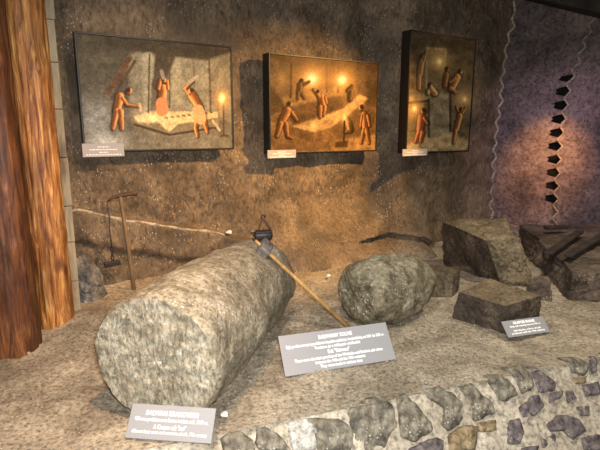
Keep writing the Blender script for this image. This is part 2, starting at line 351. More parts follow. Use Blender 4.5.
# ------------------------------------------------------------------ back wall
S_END = lambda z: 4.46 + 0.055 * (np.asarray(z) - 0.17)
def tri(x): return 2 * np.abs(x - np.floor(x + 0.5))
def ledge_z(s): return 0.025 * fbm(np.c_[s, s, s], 2.2, 3, 88) + np.interp(s, [-2, -0.21, 0.04, 0.44, 0.84, 1.3, 6], [0.70, 0.665, 0.586, 0.472, 0.367, 0.25, 0.2])
def wall_t(s, z):
    p = np.stack([s, z, np.zeros_like(s)], 1)
    t = 0.27 * sstep(2.62, 2.95, s + 0.12 * fbm(p, 1.2, 2, 66))
    t = t + 0.05 * fbm(p, 1.1, 3, 60) + 0.028 * fbm(p * [1, 1, 1], 4.5, 4, 61) + 0.012 * fbm(p, 16, 3, 62)
    flat = sstep(0.95, 1.1, z) * (1 - sstep(2.3, 2.45, z))              # dressed face behind the pictures
    t = t - 0.03 * flat
    lz = ledge_z(s)
    fade = 1 - sstep(1.0, 1.7, s)
    t = t + fade * 0.095 * sstep(lz + 0.02, lz - 0.012, z)              # stepped ledge on the left
    t = t - fade * 0.05 * sstep(lz - 0.22, lz - 0.30, z)                 # and the hollow under it
    t = t + (0.06 + 0.46 * sstep(0.8, 1.7, s) - 0.42 * sstep(2.9, 3.5, s)) * sstep(0.60, -0.12, z)           # foot of the wall swells out
    cz = np.interp(s, [2.2, 2.45, 2.75, 3.0, 3.3], [0.14, 0.17, 0.20, 0.17, 0.03])
    cw = sstep(2.25, 2.5, s) * (1 - sstep(3.1, 3.3, s))
    t = t + cw * 0.05 * sstep(cz + 0.10, cz + 0.02, z) - cw * 0.12 * sstep(cz + 0.01, cz - 0.01, z) * sstep(cz - 0.16, cz - 0.03, z)   # overhung crack
    return t
nu, nv = 420, 220
Sg, Zg = np.meshgrid(np.linspace(0, 1, nu), np.linspace(-0.15, 3.2, nv)); Zg = Zg.ravel()
send = S_END(Zg) + 0.065 * (tri(Zg / 0.17) - 0.5)
Sg = -2.0 + Sg.ravel() * (send + 2.0)
Tg = wall_t(Sg, Zg)
V = np.stack([P0.x + U.x * Sg + N.x * Tg, P0.y + U.y * Sg + N.y * Tg, Zg], 1)
back = setp(mesh_obj('wall_back', V, [f[::-1] for f in grid_faces(nu, nv)], M['wall']), 'dark brown hewn rock-salt wall behind the pictures', 'wall', None, 'structure')
zs = np.linspace(-0.28, 0.98, 90); vz = ledge_z(zs); vt = wall_t(zs, vz - 0.004); bm = bmesh.new()
tube(bm, [SP(a, t + 0.000, z - 0.002) for a, t, z in zip(zs, vt, vz)], list(0.012 + 0.010 * fbm(np.c_[zs, zs, zs], 9, 2, 77)), 6)
bm_obj('lit_ledge_line', bm, M['pale_edge'], back, True)  # pale strip painted along the ledge crest as its lit top
# its right-hand return, with a pale serrated arris
nz = 170; zz = np.linspace(-0.15, 3.2, nz); e0 = S_END(zz) + 0.065 * (tri(zz / 0.17) - 0.5); t0 = wall_t(e0, zz)
V = []; cols = 8
for j in range(nz):
    for i in range(cols):
        f = i / (cols - 1); V.append(SP(e0[j] + 0.10 * f, t0[j] - 0.75 * f, zz[j]))
setp(mesh_obj('wall_return', V, grid_faces(cols, nz), M['niche']), 'short rock return at the right end of the picture wall', 'wall', None, 'structure')
bm = bmesh.new()
tube(bm, [SP(e0[j] + 0.006, t0[j] + 0.004, zz[j]) for j in range(3, nz)], [0.010 + 0.008 * abs(math.sin(j * 1.7)) for j in range(3, nz)], 6)
setp(bm_obj('trim_1', bm, M['pale_edge'], None, True), 'pale serrated salt edge ending the picture wall', 'edge trim', None, 'structure')

# ------------------------------------------------------------------ niche wall on the right: two slabs meeting in a toothed slot
E0 = Vector((2.6, 6.45, 0)); ED = Vector((2.0, -1.25, 0)).normalized(); EN = Vector((-ED.y, ED.x, 0)) * -1.0
if EN.y > 0: EN = -EN
def RP(a, t, z): return E0 + ED * a + EN * t + Vector((0, 0, z))
def slot(z): return np.interp(z, [-0.2, 0.08, 0.4, 1.15, 1.8, 2.42, 3.2], [0.80, 0.785, 0.765, 0.745, 0.775, 0.93, 1.10])
PITCH = 0.165; Z_LO, Z_HI = 0.33, 1.93
def slab(name, left, right, toff, seed, label):
    nz, nc = 260, 46; zz = np.linspace(-0.15, 3.2, nz); V = []
    pts = np.array([[left(z) + (right(z) - left(z)) * i / (nc - 1), 0, z] for z in zz for i in range(nc)])
    col = np.tile(np.arange(nc), nz)
    t = toff + 0.05 * fbm(pts, 1.4, 3, seed) + 0.02 * fbm(pts, 7, 3, seed + 1)
    for p, tq in zip(pts, t): V.append(RP(p[0], tq, p[2]))
    return setp(mesh_obj(name, V, [f[::-1] for f in grid_faces(nc, nz)], M['niche']), label, 'wall', None, 'structure'), lambda a, z: toff + 0.05 * fbm(np.array([[a, 0, z]]), 1.4, 3, seed)[0] + 0.02 * fbm(np.array([[a, 0, z]]), 7, 3, seed + 1)[0]
def b_edge(z): return float(slot(z)) + 0.062 * (float(tri(z / PITCH)) - 0.5)
def a_edge(z):
    inside = float(sstep(Z_LO, Z_LO + 0.02, z) * (1 - sstep(Z_HI - 0.02, Z_HI, z)))
    ph = z / PITCH - math.floor(z / PITCH)                # one hole per tooth
    cut = max(0.0, 1 - abs(ph - 0.5) / 0.40)
    hole = min(1.0, cut * 1.8)
    return b_edge(z) + 0.02 - inside * hole * 0.165
_, tA = slab('wall_right', lambda z: -0.35, a_edge, 0.0, 70, 'violet-grey rock wall of the niche left of the toothed slot')
_, tB = slab('wall_niche', b_edge, lambda z: 2.3, 0.03, 75, 'violet-grey rock wall right of the toothed slot')
bm = bmesh.new(); zz = np.linspace(0.05, 2.62, 190)
tube(bm, [RP(b_edge(z) + 0.002, tB(b_edge(z), z) + 0.004, z) for z in zz], [0.012] * len(zz), 6)
setp(bm_obj('trim_2', bm, M['pale_edge'], None, True), 'pale zigzag salt edge along the toothed slot in the niche', 'edge trim', None, 'structure')
bm = bmesh.new(); box_bm(bm, 0.45, 1.35, -0.60, -0.55, -0.1, 3.1)  # near-black sheet painted as the shade deep in the slot
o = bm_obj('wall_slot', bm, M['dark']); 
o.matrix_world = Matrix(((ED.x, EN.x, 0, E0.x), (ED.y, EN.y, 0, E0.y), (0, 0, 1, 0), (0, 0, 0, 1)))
setp(o, 'near-black painted shade at the back of the toothed slot', 'wall', None, 'structure')

# roof over the chamber, black roof beam over the niche
nu, nv = 60, 40
X, Y = np.meshgrid(np.linspace(-4.5, 6.5, nu), np.linspace(-2.6, 8, nv)); X = X.ravel(); Y = Y.ravel()
V = np.stack([X, Y, np.full_like(X, 3.05)], 1); V[:, 2] += 0.08 * fbm(V, 1.2, 3, 31)
setp(mesh_obj('ceiling', V, [f[::-1] for f in grid_faces(nu, nv)], M['visitor']), 'dark rock roof of the chamber', 'ceiling', None, 'structure')
a, b = RP(-0.1, 0.30, 2.93), RP(1.7, 0.30, 2.25); ax = (b - a).normalized()
bm = bmesh.new(); L = (b - a).length; side = EN; up = side.cross(ax); up = up if up.z > 0 else -up
Mx = Matrix(((ax.x, side.x, up.x, a.x), (ax.y, side.y, up.y, a.y), (ax.z, side.z, up.z, a.z), (0, 0, 0, 1)))
box_bm(bm, -0.3, L + 0.4, -0.15, 0.15, 0.0, 0.30, 0.02, Mx)
setp(bm_obj('trim_3', bm, M['beam']), 'black sloping roof beam above the niche', 'beam', None, 'structure')

# ------------------------------------------------------------------ rocks
def cube_points(n):
    idx = {}; pts = []; faces = []
    def vid(p):
        k = tuple(round(c, 5) for c in p)
        if k not in idx: idx[k] = len(pts); pts.append(p)
        return idx[k]
    g = np.linspace(-1, 1, n + 1)
    for axis in range(3):
        for sg in (-1, 1):
            for i in range(n):
                for j in range(n):
                    q = []
                    for (di, dj) in ((0, 0), (1, 0), (1, 1), (0, 1)):
                        p = [0, 0, 0]; p[axis] = sg; p[(axis + 1) % 3] = g[i + di]; p[(axis + 2) % 3] = g[j + dj]; q.append(vid(tuple(p)))
                    faces.append(q if sg > 0 else q[::-1])
    return np.array(pts), faces
CP, CF = cube_points(34)
def block(name, bottom, top, mat, rounding=0.12, amp=0.03, seed=0, zb=-0.03, other=None, sides=()):
    """bottom/top: four (x, y, z) corners in ring order"""
    b8 = np.array([[(*p, zb) if len(p) == 2 else p for p in bottom], list(top)], float)   # 2 x 4 x 3
    p = CP.copy(); nrm = np.linalg.norm(p, axis=1)[:, None]
    p = p * (1 - rounding) + (p / nrm) * 1.25 * rounding
    x, y, z = [(p[:, i:i + 1] + 1) / 2 for i in range(3)]
    def bil(c): return c[0] * (1 - x) * (1 - y) + c[1] * x * (1 - y) + c[2] * x * y + c[3] * (1 - x) * y
    V = bil(b8[0]) * (1 - z) + bil(b8[1]) * z
    c = V.mean(0); d = V - c; d /= np.linalg.norm(d, axis=1)[:, None]
    V = V + d * (amp * fbm(V, 5, 4, seed) + amp * 0.7 * fbm(V, 16, 4, seed + 5, 0.65))[:, None]
    org = np.array([c[0], c[1], 0]); o = mesh_obj(name, V - org, CF, mat, None, True, org, 32)
    if other:                                            # lamp-facing sides painted paler tan, the shaded sides stay dark
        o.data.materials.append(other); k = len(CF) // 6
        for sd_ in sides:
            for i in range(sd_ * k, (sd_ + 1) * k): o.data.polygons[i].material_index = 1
    return o

# big rounded-over salt block at the back
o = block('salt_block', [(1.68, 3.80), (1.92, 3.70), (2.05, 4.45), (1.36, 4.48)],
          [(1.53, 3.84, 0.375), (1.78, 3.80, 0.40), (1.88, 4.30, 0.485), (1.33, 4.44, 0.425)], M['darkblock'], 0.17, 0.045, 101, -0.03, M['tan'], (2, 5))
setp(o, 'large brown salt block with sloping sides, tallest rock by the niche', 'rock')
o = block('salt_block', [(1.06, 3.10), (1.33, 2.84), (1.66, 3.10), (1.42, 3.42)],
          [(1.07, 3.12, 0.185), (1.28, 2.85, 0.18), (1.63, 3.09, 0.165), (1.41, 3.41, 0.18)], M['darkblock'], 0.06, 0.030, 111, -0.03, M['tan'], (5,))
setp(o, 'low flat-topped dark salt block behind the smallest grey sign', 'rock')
o = block('salt_stone', [(0.93, 3.60), (1.17, 3.50), (1.30, 3.74), (1.08, 3.88)],
          [(0.95, 3.64, 0.19), (1.18, 3.56, 0.17), (1.30, 3.74, 0.16), (1.08, 3.84, 0.18)], M['block'], 0.22, 0.02, 121)
setp(o, 'small brown oblong salt stone lying behind the barrel-shaped salt loaf', 'rock')
o = block('rock_ledge', [(1.99, 3.40), (3.60, 3.52), (3.90, 5.50), (2.50, 5.45)],
          [(2.05, 3.46, 0.20), (3.50, 3.60, 0.23), (3.80, 5.45, 0.22), (2.55, 5.40, 0.20)], M['rubble'], 0.03, 0.06, 131)
setp(o, 'long dark rubble ledge below the toothed slot at the right edge', 'rock')
o = block('rubble_stone', [(1.68, 3.44), (1.88, 3.40), (1.91, 3.54), (1.80, 3.58)],
          [(1.70, 3.46, 0.13), (1.88, 3.43, 0.15), (1.90, 3.52, 0.18), (1.80, 3.56, 0.17)], M['rubble'], 0.15, 0.02, 137)
setp(o, 'rough brown rubble stone wedged between the tall block and the ledge', 'rock')
o = block('boulder', [(-1.66, 3.36), (-1.50, 3.35), (-1.46, 3.56), (-1.64, 3.56)],
          [(-1.67, 3.40, 0.34), (-1.57, 3.40, 0.20), (-1.53, 3.54, 0.22), (-1.64, 3.55, 0.36)], M['boulder'], 0.3, 0.05, 141)
setp(o, 'blue-grey boulder wedged between the log posts and the wall', 'rock')

def loaf(name, A, B, prof, mat, seed, amp, face_n=16, seg=120, face_mat=None, steps=70):
    """lathed salt body from A to B; prof = [(fraction, radius)...]; ends closed by rough faces"""
    A = Vector(A); B = Vector(B); L = (B - A).length; ax = (B - A).normalized()
    sx = Vector((0, 0, 1)).cross(ax).normalized(); up = ax.cross(sx)
    fr, rd = zip(*prof); rings = []
    r0 = rd[0]; r1 = rd[-1]
    for i in range(1, face_n): rings.append((0.0, r0 * i / face_n, 0))
    for i in range(steps + 1): f = i / steps; rings.append((f, float(np.interp(f, fr, rd)), 1))
    for i in range(face_n - 1, 0, -1): rings.append((1.0, r1 * i / face_n, 0))
    V = [A]; tag = [0]
    for f, r, body in rings:
        for k in range(seg):
            q = 2 * math.pi * k / seg; V.append(A + ax * (L * f) + (sx * math.cos(q) + up * math.sin(q)) * r); tag.append(body)
    V.append(B); tag.append(0)
    n = len(rings); F = [(0, 1 + (k + 1) % seg, 1 + k) for k in range(seg)]
    for j in range(n - 1):
        for k in range(seg):
            a = 1 + j * seg + k; b = 1 + j * seg + (k + 1) % seg; F.append((a, b, b + seg, a + seg))
    last = len(V) - 1; F += [(last, 1 + (n - 1) * seg + k, 1 + (n - 1) * seg + (k + 1) % seg) for k in range(seg)]
    V = np.array([tuple(v) for v in V]); axn = np.array(ax); c = np.array(A) + np.outer((V - np.array(A)) @ axn, axn)
    rv = V - c; rn = np.linalg.norm(rv, axis=1); rv = rv / np.maximum(rn, 1e-6)[:, None]
    tag = np.array(tag); wgt = np.minimum(1, rn / (max(rd) * 0.9))
    V = V + rv * ((amp * fbm(V, 3.5, 4, seed) + amp * 0.45 * fbm(V, 14, 3, seed + 3) + 0.35 * amp * fbm(V, 36, 3, seed + 4, 0.7)) * wgt)[:, None]
    side = np.where((V - np.array(A)) @ axn < L * 0.5, -1.0, 1.0)
    V = V + axn * ((amp * 0.5 * fbm(V, 8, 4, seed + 7) + 0.45 * amp * fbm(V, 30, 3, seed + 8, 0.7)) * (1 - 0.6 * tag) * side)[:, None]
    org = np.array([(A.x + B.x) / 2, (A.y + B.y) / 2, 0])
    o = mesh_obj(name, V - org, F, mat, None, True, org, 38)
    if face_mat:
        o.data.materials.append(face_mat)
        for i in range(seg * face_n): o.data.polygons[i].material_index = 1
    return o
o = loaf('salt_loaf', (-0.620, 1.900, 0.292), (-0.275, 3.18, 0.275),
         [(0, 0.280), (0.010, 0.294), (0.05, 0.302), (0.3, 0.300), (0.7, 0.290), (0.9, 0.280), (0.97, 0.262), (1, 0.225)], M['loaf'], 201, 0.024, 20, 132, M['loaf_face'])
setp(o, 'huge grey salt cylinder lying on its side, its rough round end facing forward', 'salt loaf')
o = loaf('salt_loaf', (0.36, 2.95, 0.212), (0.93, 3.40, 0.190),
         [(0, 0.15), (0.03, 0.183), (0.10, 0.212), (0.22, 0.231), (0.40, 0.236), (0.60, 0.220), (0.78, 0.180), (0.92, 0.135), (1, 0.09)], M['keg'], 221, 0.030)
setp(o, 'mottled barrel-shaped salt loaf with rounded ends, right of the hammer handle', 'salt loaf')

# ------------------------------------------------------------------ log posts and lining
def log_post(name, x, y, r, h, mat, seed, label, lean=(0, 0)):
    seg, nz = 72, 150; V = []
    zz = np.linspace(-0.06, h, nz); q = np.linspace(0, 2 * math.pi, seg, endpoint=False)
    Q, Z = np.meshgrid(q, zz); Q = Q.ravel(); Z = Z.ravel()
    p = np.stack([np.cos(Q) * 1.4, np.sin(Q) * 1.4, Z * 0.5], 1)
    rr = r * (1 + 0.05 * fbm(p, 1.6, 3, seed)) + 0.012 * fbm(p * [5, 5, 1.0], 1.0, 3, seed + 1) + 0.006 * fbm(p * [9, 9, 7], 1.0, 3, seed + 2)
    for zk, am in ((1.62, 0.012), (0.62, 0.007), (2.4, 0.008)):
        rr = rr + am * np.exp(-((Z - zk) / 0.05) ** 2) * (0.6 + 0.4 * np.cos(3 * Q + zk))
    V = np.stack([rr * np.cos(Q) + lean[0] * Z, rr * np.sin(Q) + lean[1] * Z, Z], 1)
    F = grid_faces(seg, nz, True) + [tuple(range(seg))[::-1], tuple(range((nz - 1) * seg, nz * seg))]
    o = mesh_obj(name, V, F, mat, None, True, (x, y, 0))
    return setp(o, label, 'post', 'log posts at the left edge')
log_post('log_post', -1.585, 2.955, 0.106, 3.02, M['log'], 301, 'bright orange peeled log post, the right one of the two')
log_post('log_post', -1.675, 2.64, 0.135, 3.02, M['log_dark'], 311, 'dark red-brown log post at the left edge of the picture')
lin = empty('timber_lining', (-1.60, 3.20, 0), (0, 0, R(28)))
setp(lin, 'narrow stack of weathered grey boards right behind the orange log post', 'timber lining')
z = -0.02; rnd = random.Random(4)
while z < 3.0:
    hgt = rnd.uniform(0.24, 0.33); bm = bmesh.new(); dx = rnd.uniform(-0.004, 0.004)
    box_bm(bm, -0.06 + dx, 0.055 + dx, -0.05 + dx, 0.05, z, min(z + hgt - 0.004, 3.0), 0.004)
    bm_obj('board', bm, M['lining'], lin); z += hgt

# ------------------------------------------------------------------ pictures
def canvas_colors(quad, nu, nv, painter):
    q = np.array(quad, float); uu, vv = np.meshgrid(np.linspace(0, 1, nu), np.linspace(0, 1, nv))
    x = (q[0, 0] * (1 - uu) + q[1, 0] * uu) * (1 - vv) + (q[3, 0] * (1 - uu) + q[2, 0] * uu) * vv
    y = (q[0, 1] * (1 - uu) + q[1, 1] * uu) * (1 - vv) + (q[3, 1] * (1 - uu) + q[2, 1] * uu) * vv
    return painter(Painter(x.ravel(), y.ravel())).clip(0, 1)
class Painter:
    def __init__(s, x, y):
        s.x, s.y = x, y; s.c = np.zeros((len(x), 3)); s.p = np.stack([x, y, np.zeros_like(x)], 1)
        s.jx = 2.2 * fbm(s.p, 0.10, 3, 900); s.jy = 2.2 * fbm(s.p, 0.10, 3, 905)
    def lay(s, a, col): s.c = s.c * (1 - a[:, None]) + np.array(col) * a[:, None]
    def fill(s, top, bot, y0, y1):
        f = np.clip((s.y - y0) / (y1 - y0), 0, 1)[:, None]; s.c = np.array(top) * (1 - f) + np.array(bot) * f
    def blob(s, x, y, rx, ry, col, a=1.0, hard=1.0):
        d = ((s.x - x) / rx) ** 2 + ((s.y - y) / ry) ** 2; s.lay(a * np.exp(-d * hard), col)
    def cap(s, x0, y0, x1, y1, w0, col, w1=None, a=1.0, soft=2.5, lit=None):
        w1 = w0 if w1 is None else w1; X = s.x + s.jx * 0.5; Y = s.y + s.jy * 0.5
        dx, dy = x1 - x0, y1 - y0; t = np.clip(((X - x0) * dx + (Y - y0) * dy) / (dx * dx + dy * dy + 1e-6), 0, 1)
        ex = X - x0 - t * dx; ey = Y - y0 - t * dy; d = np.hypot(ex, ey) - (w0 + (w1 - w0) * t)
        m = a * (1 - sstep(-soft * 0.5, soft, d)); s.lay(m, col)
        if lit is not None:
            sh = sstep(-0.35, 0.75, (ex * lit[0] + ey * lit[1]) / (w0 + 1e-6)); s.lay(m * sh * 0.9, lit[2])
    def poly(s, pts, col, a=1.0, soft=3.0, jit=1.0):
        X = s.x + s.jx * jit; Y = s.y + s.jy * jit; ins = np.zeros(len(X), bool); dm = np.full(len(X), 1e9); n = len(pts)
        for i in range(n):
            x0, y0 = pts[i - 1]; x1, y1 = pts[i]
            cnd = ((y0 > Y) != (y1 > Y)) & (X < (x1 - x0) * (Y - y0) / (y1 - y0 + 1e-9) + x0); ins ^= cnd
            dx, dy = x1 - x0, y1 - y0; t = np.clip(((X - x0) * dx + (Y - y0) * dy) / (dx * dx + dy * dy + 1e-9), 0, 1)
            dm = np.minimum(dm, np.hypot(X - x0 - t * dx, Y - y0 - t * dy))
        sd = np.where(ins, -dm, dm); s.lay(a * (1 - sstep(-soft, soft, sd)), col)
    def mottle(s, k, sc, seed): s.c = s.c * (1 + k * fbm(s.p, sc, 4, seed))[:, None]
    def man(s, parts, skin, hi, lit=(1, -0.3)):
        for (x0, y0, x1, y1, w0, w1) in parts: s.cap(x0 - 2 * lit[0], y0 + 1, x1 - 2 * lit[0], y1 + 1, w0 * 0.86 + 1.5, (0.03, 0.02, 0.012), w1 * 0.86 + 1.5, 0.75, 4.0)
        for (x0, y0, x1, y1, w0, w1) in parts: s.cap(x0, y0, x1, y1, w0 * 0.80, tuple(0.6 * k for k in skin), w1 * 0.74, 1.0, 1.6, (lit[0], lit[1], hi))
        hx, hy = parts[[i for i, p in enumerate(parts) if p[0] - p[2] in (0, -1, -2) and abs(p[1] - p[3]) <= 2][0]][:2] if any(p[0] - p[2] in (0, -1, -2) and abs(p[1] - p[3]) <= 2 for p in parts) else (None, None)
        if hx is not None: s.cap(hx - 2 * lit[0], hy - 4, hx - 4 * lit[0], hy - 2, 5, (0.06, 0.035, 0.02), 5, 0.9, 2.5)

def art_carving(P):          # three men round a bright salt slab, torch at the right
    P.fill((0.10, 0.085, 0.062), (0.17, 0.15, 0.115), 40, 400)
    P.poly([(175, 105), (235, 70), (440, 115), (440, 285), (180, 290)], (0.27, 0.24, 0.175), 0.9, 8)
    P.poly([(60, 90), (180, 110), (120, 230), (60, 250)], (0.13, 0.115, 0.085), 0.8, 12)
    P.poly([(100, 45), (518, 84), (518, 110), (430, 120), (240, 96), (130, 80)], (0.075, 0.063, 0.045), 0.9, 6)
    P.poly([(440, 115), (520, 95), (522, 320), (445, 285)], (0.24, 0.205, 0.14), 0.9, 6)
    P.cap(108, 225, 178, 112, 7, (0.16, 0.09, 0.05)); P.cap(125, 235, 195, 120, 4, (0.13, 0.08, 0.05))
    P.blob(85, 265, 45, 45, (0.30, 0.29, 0.26), 0.7); P.blob(80, 310, 40, 45, (0.33, 0.33, 0.31), 0.8); P.blob(120, 365, 60, 28, (0.40, 0.41, 0.40), 0.8)
    P.cap(238, 110, 240, 285, 15, (0.37, 0.33, 0.24), 20, 0.8, 8); P.cap(330, 130, 325, 270, 14, (0.34, 0.30, 0.21), 18, 0.7, 8)
    P.cap(290, 105, 268, 190, 30, (0.10, 0.08, 0.055), 18, 0.95, 7); P.cap(262, 190, 255, 270, 14, (0.13, 0.10, 0.07), 12, 0.8, 6)
    P.poly([(185, 300), (200, 350), (310, 360), (470, 335), (475, 290), (330, 310)], (0.24, 0.195, 0.125), 0.95, 4)
    P.poly([(190, 292), (250, 275), (470, 282), (465, 298), (330, 318), (300, 345), (265, 310), (205, 312)], (0.62, 0.47, 0.26), 0.95, 4)
    P.blob(235, 298, 35, 14, (0.80, 0.62, 0.36), 0.8)
    for k in range(9): P.cap(290 + k * 19, 296 - k * 2, 296 + k * 19, 298 - k * 2, 3, (0.20, 0.12, 0.06), None, 0.8)
    P.poly([(60, 385), (130, 335), (480, 345), (522, 398), (60, 402)], (0.22, 0.20, 0.155), 0.7, 10); P.blob(110, 375, 40, 20, (0.50, 0.51, 0.50), 0.7)
    P.cap(195, 318, 300, 352, 3, (0.09, 0.07, 0.045)); P.cap(300, 352, 470, 330, 3, (0.09, 0.07, 0.045)); P.cap(240, 98, 236, 280, 2, (0.12, 0.10, 0.07)); P.cap(440, 112, 444, 282, 2.5, (0.12, 0.10, 0.07))
    P.cap(305, 100, 303, 265, 2, (0.13, 0.11, 0.07)); P.cap(385, 115, 388, 200, 2, (0.17, 0.14, 0.09))
    P.mottle(0.35, 0.06, 910); P.mottle(0.3, 0.22, 915)
    skin, hi = (0.36, 0.15, 0.055), (0.80, 0.42, 0.16)
    P.man([(150, 228, 142, 270, 15, 14), (140, 275, 130, 330, 11, 7), (152, 275, 156, 330, 11, 7), (158, 235, 172, 255, 7, 6), (172, 255, 205, 260, 5, 4), (178, 212, 180, 210, 11, 10)], skin, hi)
    P.cap(210, 252, 213, 275, 3, (0.55, 0.42, 0.25))
    P.man([(283, 205, 279, 255, 17, 16), (268, 205, 274, 178, 7, 6), (298, 205, 296, 182, 7, 6), (285, 178, 286, 178, 10, 10)], skin, hi)
    P.cap(278, 250, 280, 272, 18, (0.55, 0.26, 0.12), 19); P.cap(278, 150, 284, 172, 5, (0.30, 0.26, 0.2))
    P.man([(378, 225, 405, 268, 17, 16), (370, 222, 356, 205, 8, 7), (358, 205, 378, 184, 6, 5), (374, 214, 375, 214, 10, 10), (398, 290, 390, 330, 11, 7), (390, 330, 396, 358, 7, 5), (416, 290, 430, 345, 11, 6)], skin, hi, (-1, -0.2))
    P.cap(400, 275, 408, 300, 18, (0.50, 0.33, 0.17), 19); P.cap(368, 188, 396, 168, 5, (0.38, 0.32, 0.24)); P.cap(450, 308, 475, 340, 3, (0.45, 0.36, 0.24))
    P.cap(490, 250, 490, 355, 2.5, (0.10, 0.07, 0.04)); P.cap(478, 358, 505, 358, 3, (0.10, 0.07, 0.04))
    P.blob(485, 240, 24, 28, (0.75, 0.42, 0.12), 0.55); P.blob(485, 238, 9, 13, (1.0, 0.86, 0.45), 1.0)
    return P.c
def art_torches(P):          # men working on long blocks by torch light
    P.fill((0.26, 0.17, 0.075), (0.46, 0.29, 0.10), 45, 385)
    P.poly([(97, 45), (480, 92), (480, 120), (300, 100), (97, 80)], (0.20, 0.13, 0.06), 0.9, 10)
    P.poly([(97, 60), (165, 75), (160, 210), (97, 230)], (0.30, 0.215, 0.10), 0.8, 9); P.poly([(275, 90), (330, 95), (325, 180), (285, 185)], (0.22, 0.14, 0.06), 0.8, 8)
    P.poly([(390, 110), (480, 120), (478, 230), (430, 230), (400, 180)], (0.25, 0.17, 0.08), 0.8, 9)
    P.poly([(130, 190), (330, 160), (360, 190), (150, 225)], (0.50, 0.34, 0.14), 0.8, 7)
    P.poly([(165, 290), (345, 235), (410, 190), (445, 205), (300, 300), (240, 314)], (0.72, 0.50, 0.22), 0.95, 4)
    P.poly([(165, 290), (240, 314), (240, 352), (172, 325)], (0.30, 0.19, 0.08), 0.95, 4); P.poly([(240, 314), (300, 300), (410, 232), (415, 262), (300, 340), (240, 352)], (0.42, 0.27, 0.10), 0.95, 4)
    P.poly([(97, 345), (250, 352), (470, 330), (472, 385), (97, 380)], (0.62, 0.40, 0.14), 0.6, 10)
    P.poly([(97, 330), (165, 325), (240, 355), (300, 345), (300, 385), (97, 380)], (0.30, 0.19, 0.08), 0.7, 14)
    P.poly([(97, 150), (130, 190), (150, 228), (97, 250)], (0.17, 0.11, 0.05), 0.8, 8); P.poly([(300, 300), (415, 235), (470, 240), (472, 330), (330, 345)], (0.24, 0.15, 0.06), 0.75, 10)
    P.poly([(150, 222), (340, 190), (345, 235), (165, 285)], (0.22, 0.14, 0.06), 0.75, 6); P.poly([(430, 150), (480, 150), (478, 240), (440, 230)], (0.15, 0.10, 0.045), 0.7, 10)
    P.cap(165, 80, 162, 190, 3, (0.12, 0.08, 0.035)); P.cap(330, 95, 326, 180, 3, (0.12, 0.08, 0.035)); P.cap(285, 92, 285, 175, 3, (0.13, 0.08, 0.035))
    P.mottle(0.4, 0.05, 920); P.mottle(0.35, 0.2, 925)
    for (x, y, r) in ((234, 132, 1.0), (341, 139, 0.85)):
        P.blob(x, y, 60 * r, 55 * r, (0.85, 0.55, 0.16), 0.7); P.blob(x, y, 24 * r, 22 * r, (1.0, 0.80, 0.32), 0.95); P.blob(x, y, 13 * r, 13 * r, (1.0, 0.98, 0.85), 1.0, 0.7)
    P.blob(134, 130, 14, 28, (0.7, 0.5, 0.22), 0.5)
    skin, hi = (0.42, 0.18, 0.05), (0.85, 0.50, 0.16); dk, dh = (0.26, 0.15, 0.055), (0.48, 0.30, 0.11)
    P.man([(195, 150, 192, 175, 11, 10), (188, 178, 186, 195, 6, 5), (200, 178, 208, 195, 6, 5), (200, 138, 200, 138, 8, 8), (205, 150, 225, 140, 5, 4)], dk, dh)
    P.man([(375, 180, 372, 205, 12, 10), (362, 175, 380, 160, 6, 5)], dk, dh)
    P.man([(266, 192, 272, 218, 14, 15), (256, 178, 257, 178, 10, 9), (258, 190, 240, 168, 7, 5), (280, 195, 285, 215, 6, 5), (262, 228, 262, 262, 10, 6), (278, 228, 274, 255, 9, 6)], skin, hi)
    P.man([(152, 235, 136, 268, 16, 15), (160, 215, 161, 215, 11, 10), (166, 242, 182, 268, 7, 5), (130, 278, 118, 322, 10, 6), (146, 280, 152, 325, 10, 6), (152, 322, 165, 330, 5, 4)], skin, hi)
    P.man([(426, 262, 430, 305, 15, 14), (413, 236, 413, 236, 10, 10), (418, 262, 412, 300, 6, 5), (424, 315, 414, 358, 9, 5), (436, 315, 446, 360, 9, 5), (440, 265, 448, 300, 6, 5)], skin, hi, (-1, 0))
    P.man([(365, 285, 372, 310, 13, 14), (362, 272, 362, 272, 9, 9), (372, 312, 352, 318, 7, 6)], dk, hi, (-1, 0))
    P.blob(350, 268, 20, 26, (0.95, 0.66, 0.22), 0.6); P.blob(350, 268, 6, 10, (1.0, 0.9, 0.5), 0.9); P.blob(238, 290, 10, 12, (1, 0.8, 0.35), 0.9)
    P.cap(350, 280, 348, 355, 2.5, (0.10, 0.055, 0.02)); P.poly([(318, 350), (365, 346), (362, 372), (315, 370)], (0.17, 0.10, 0.04), 0.9, 4)
    return P.c
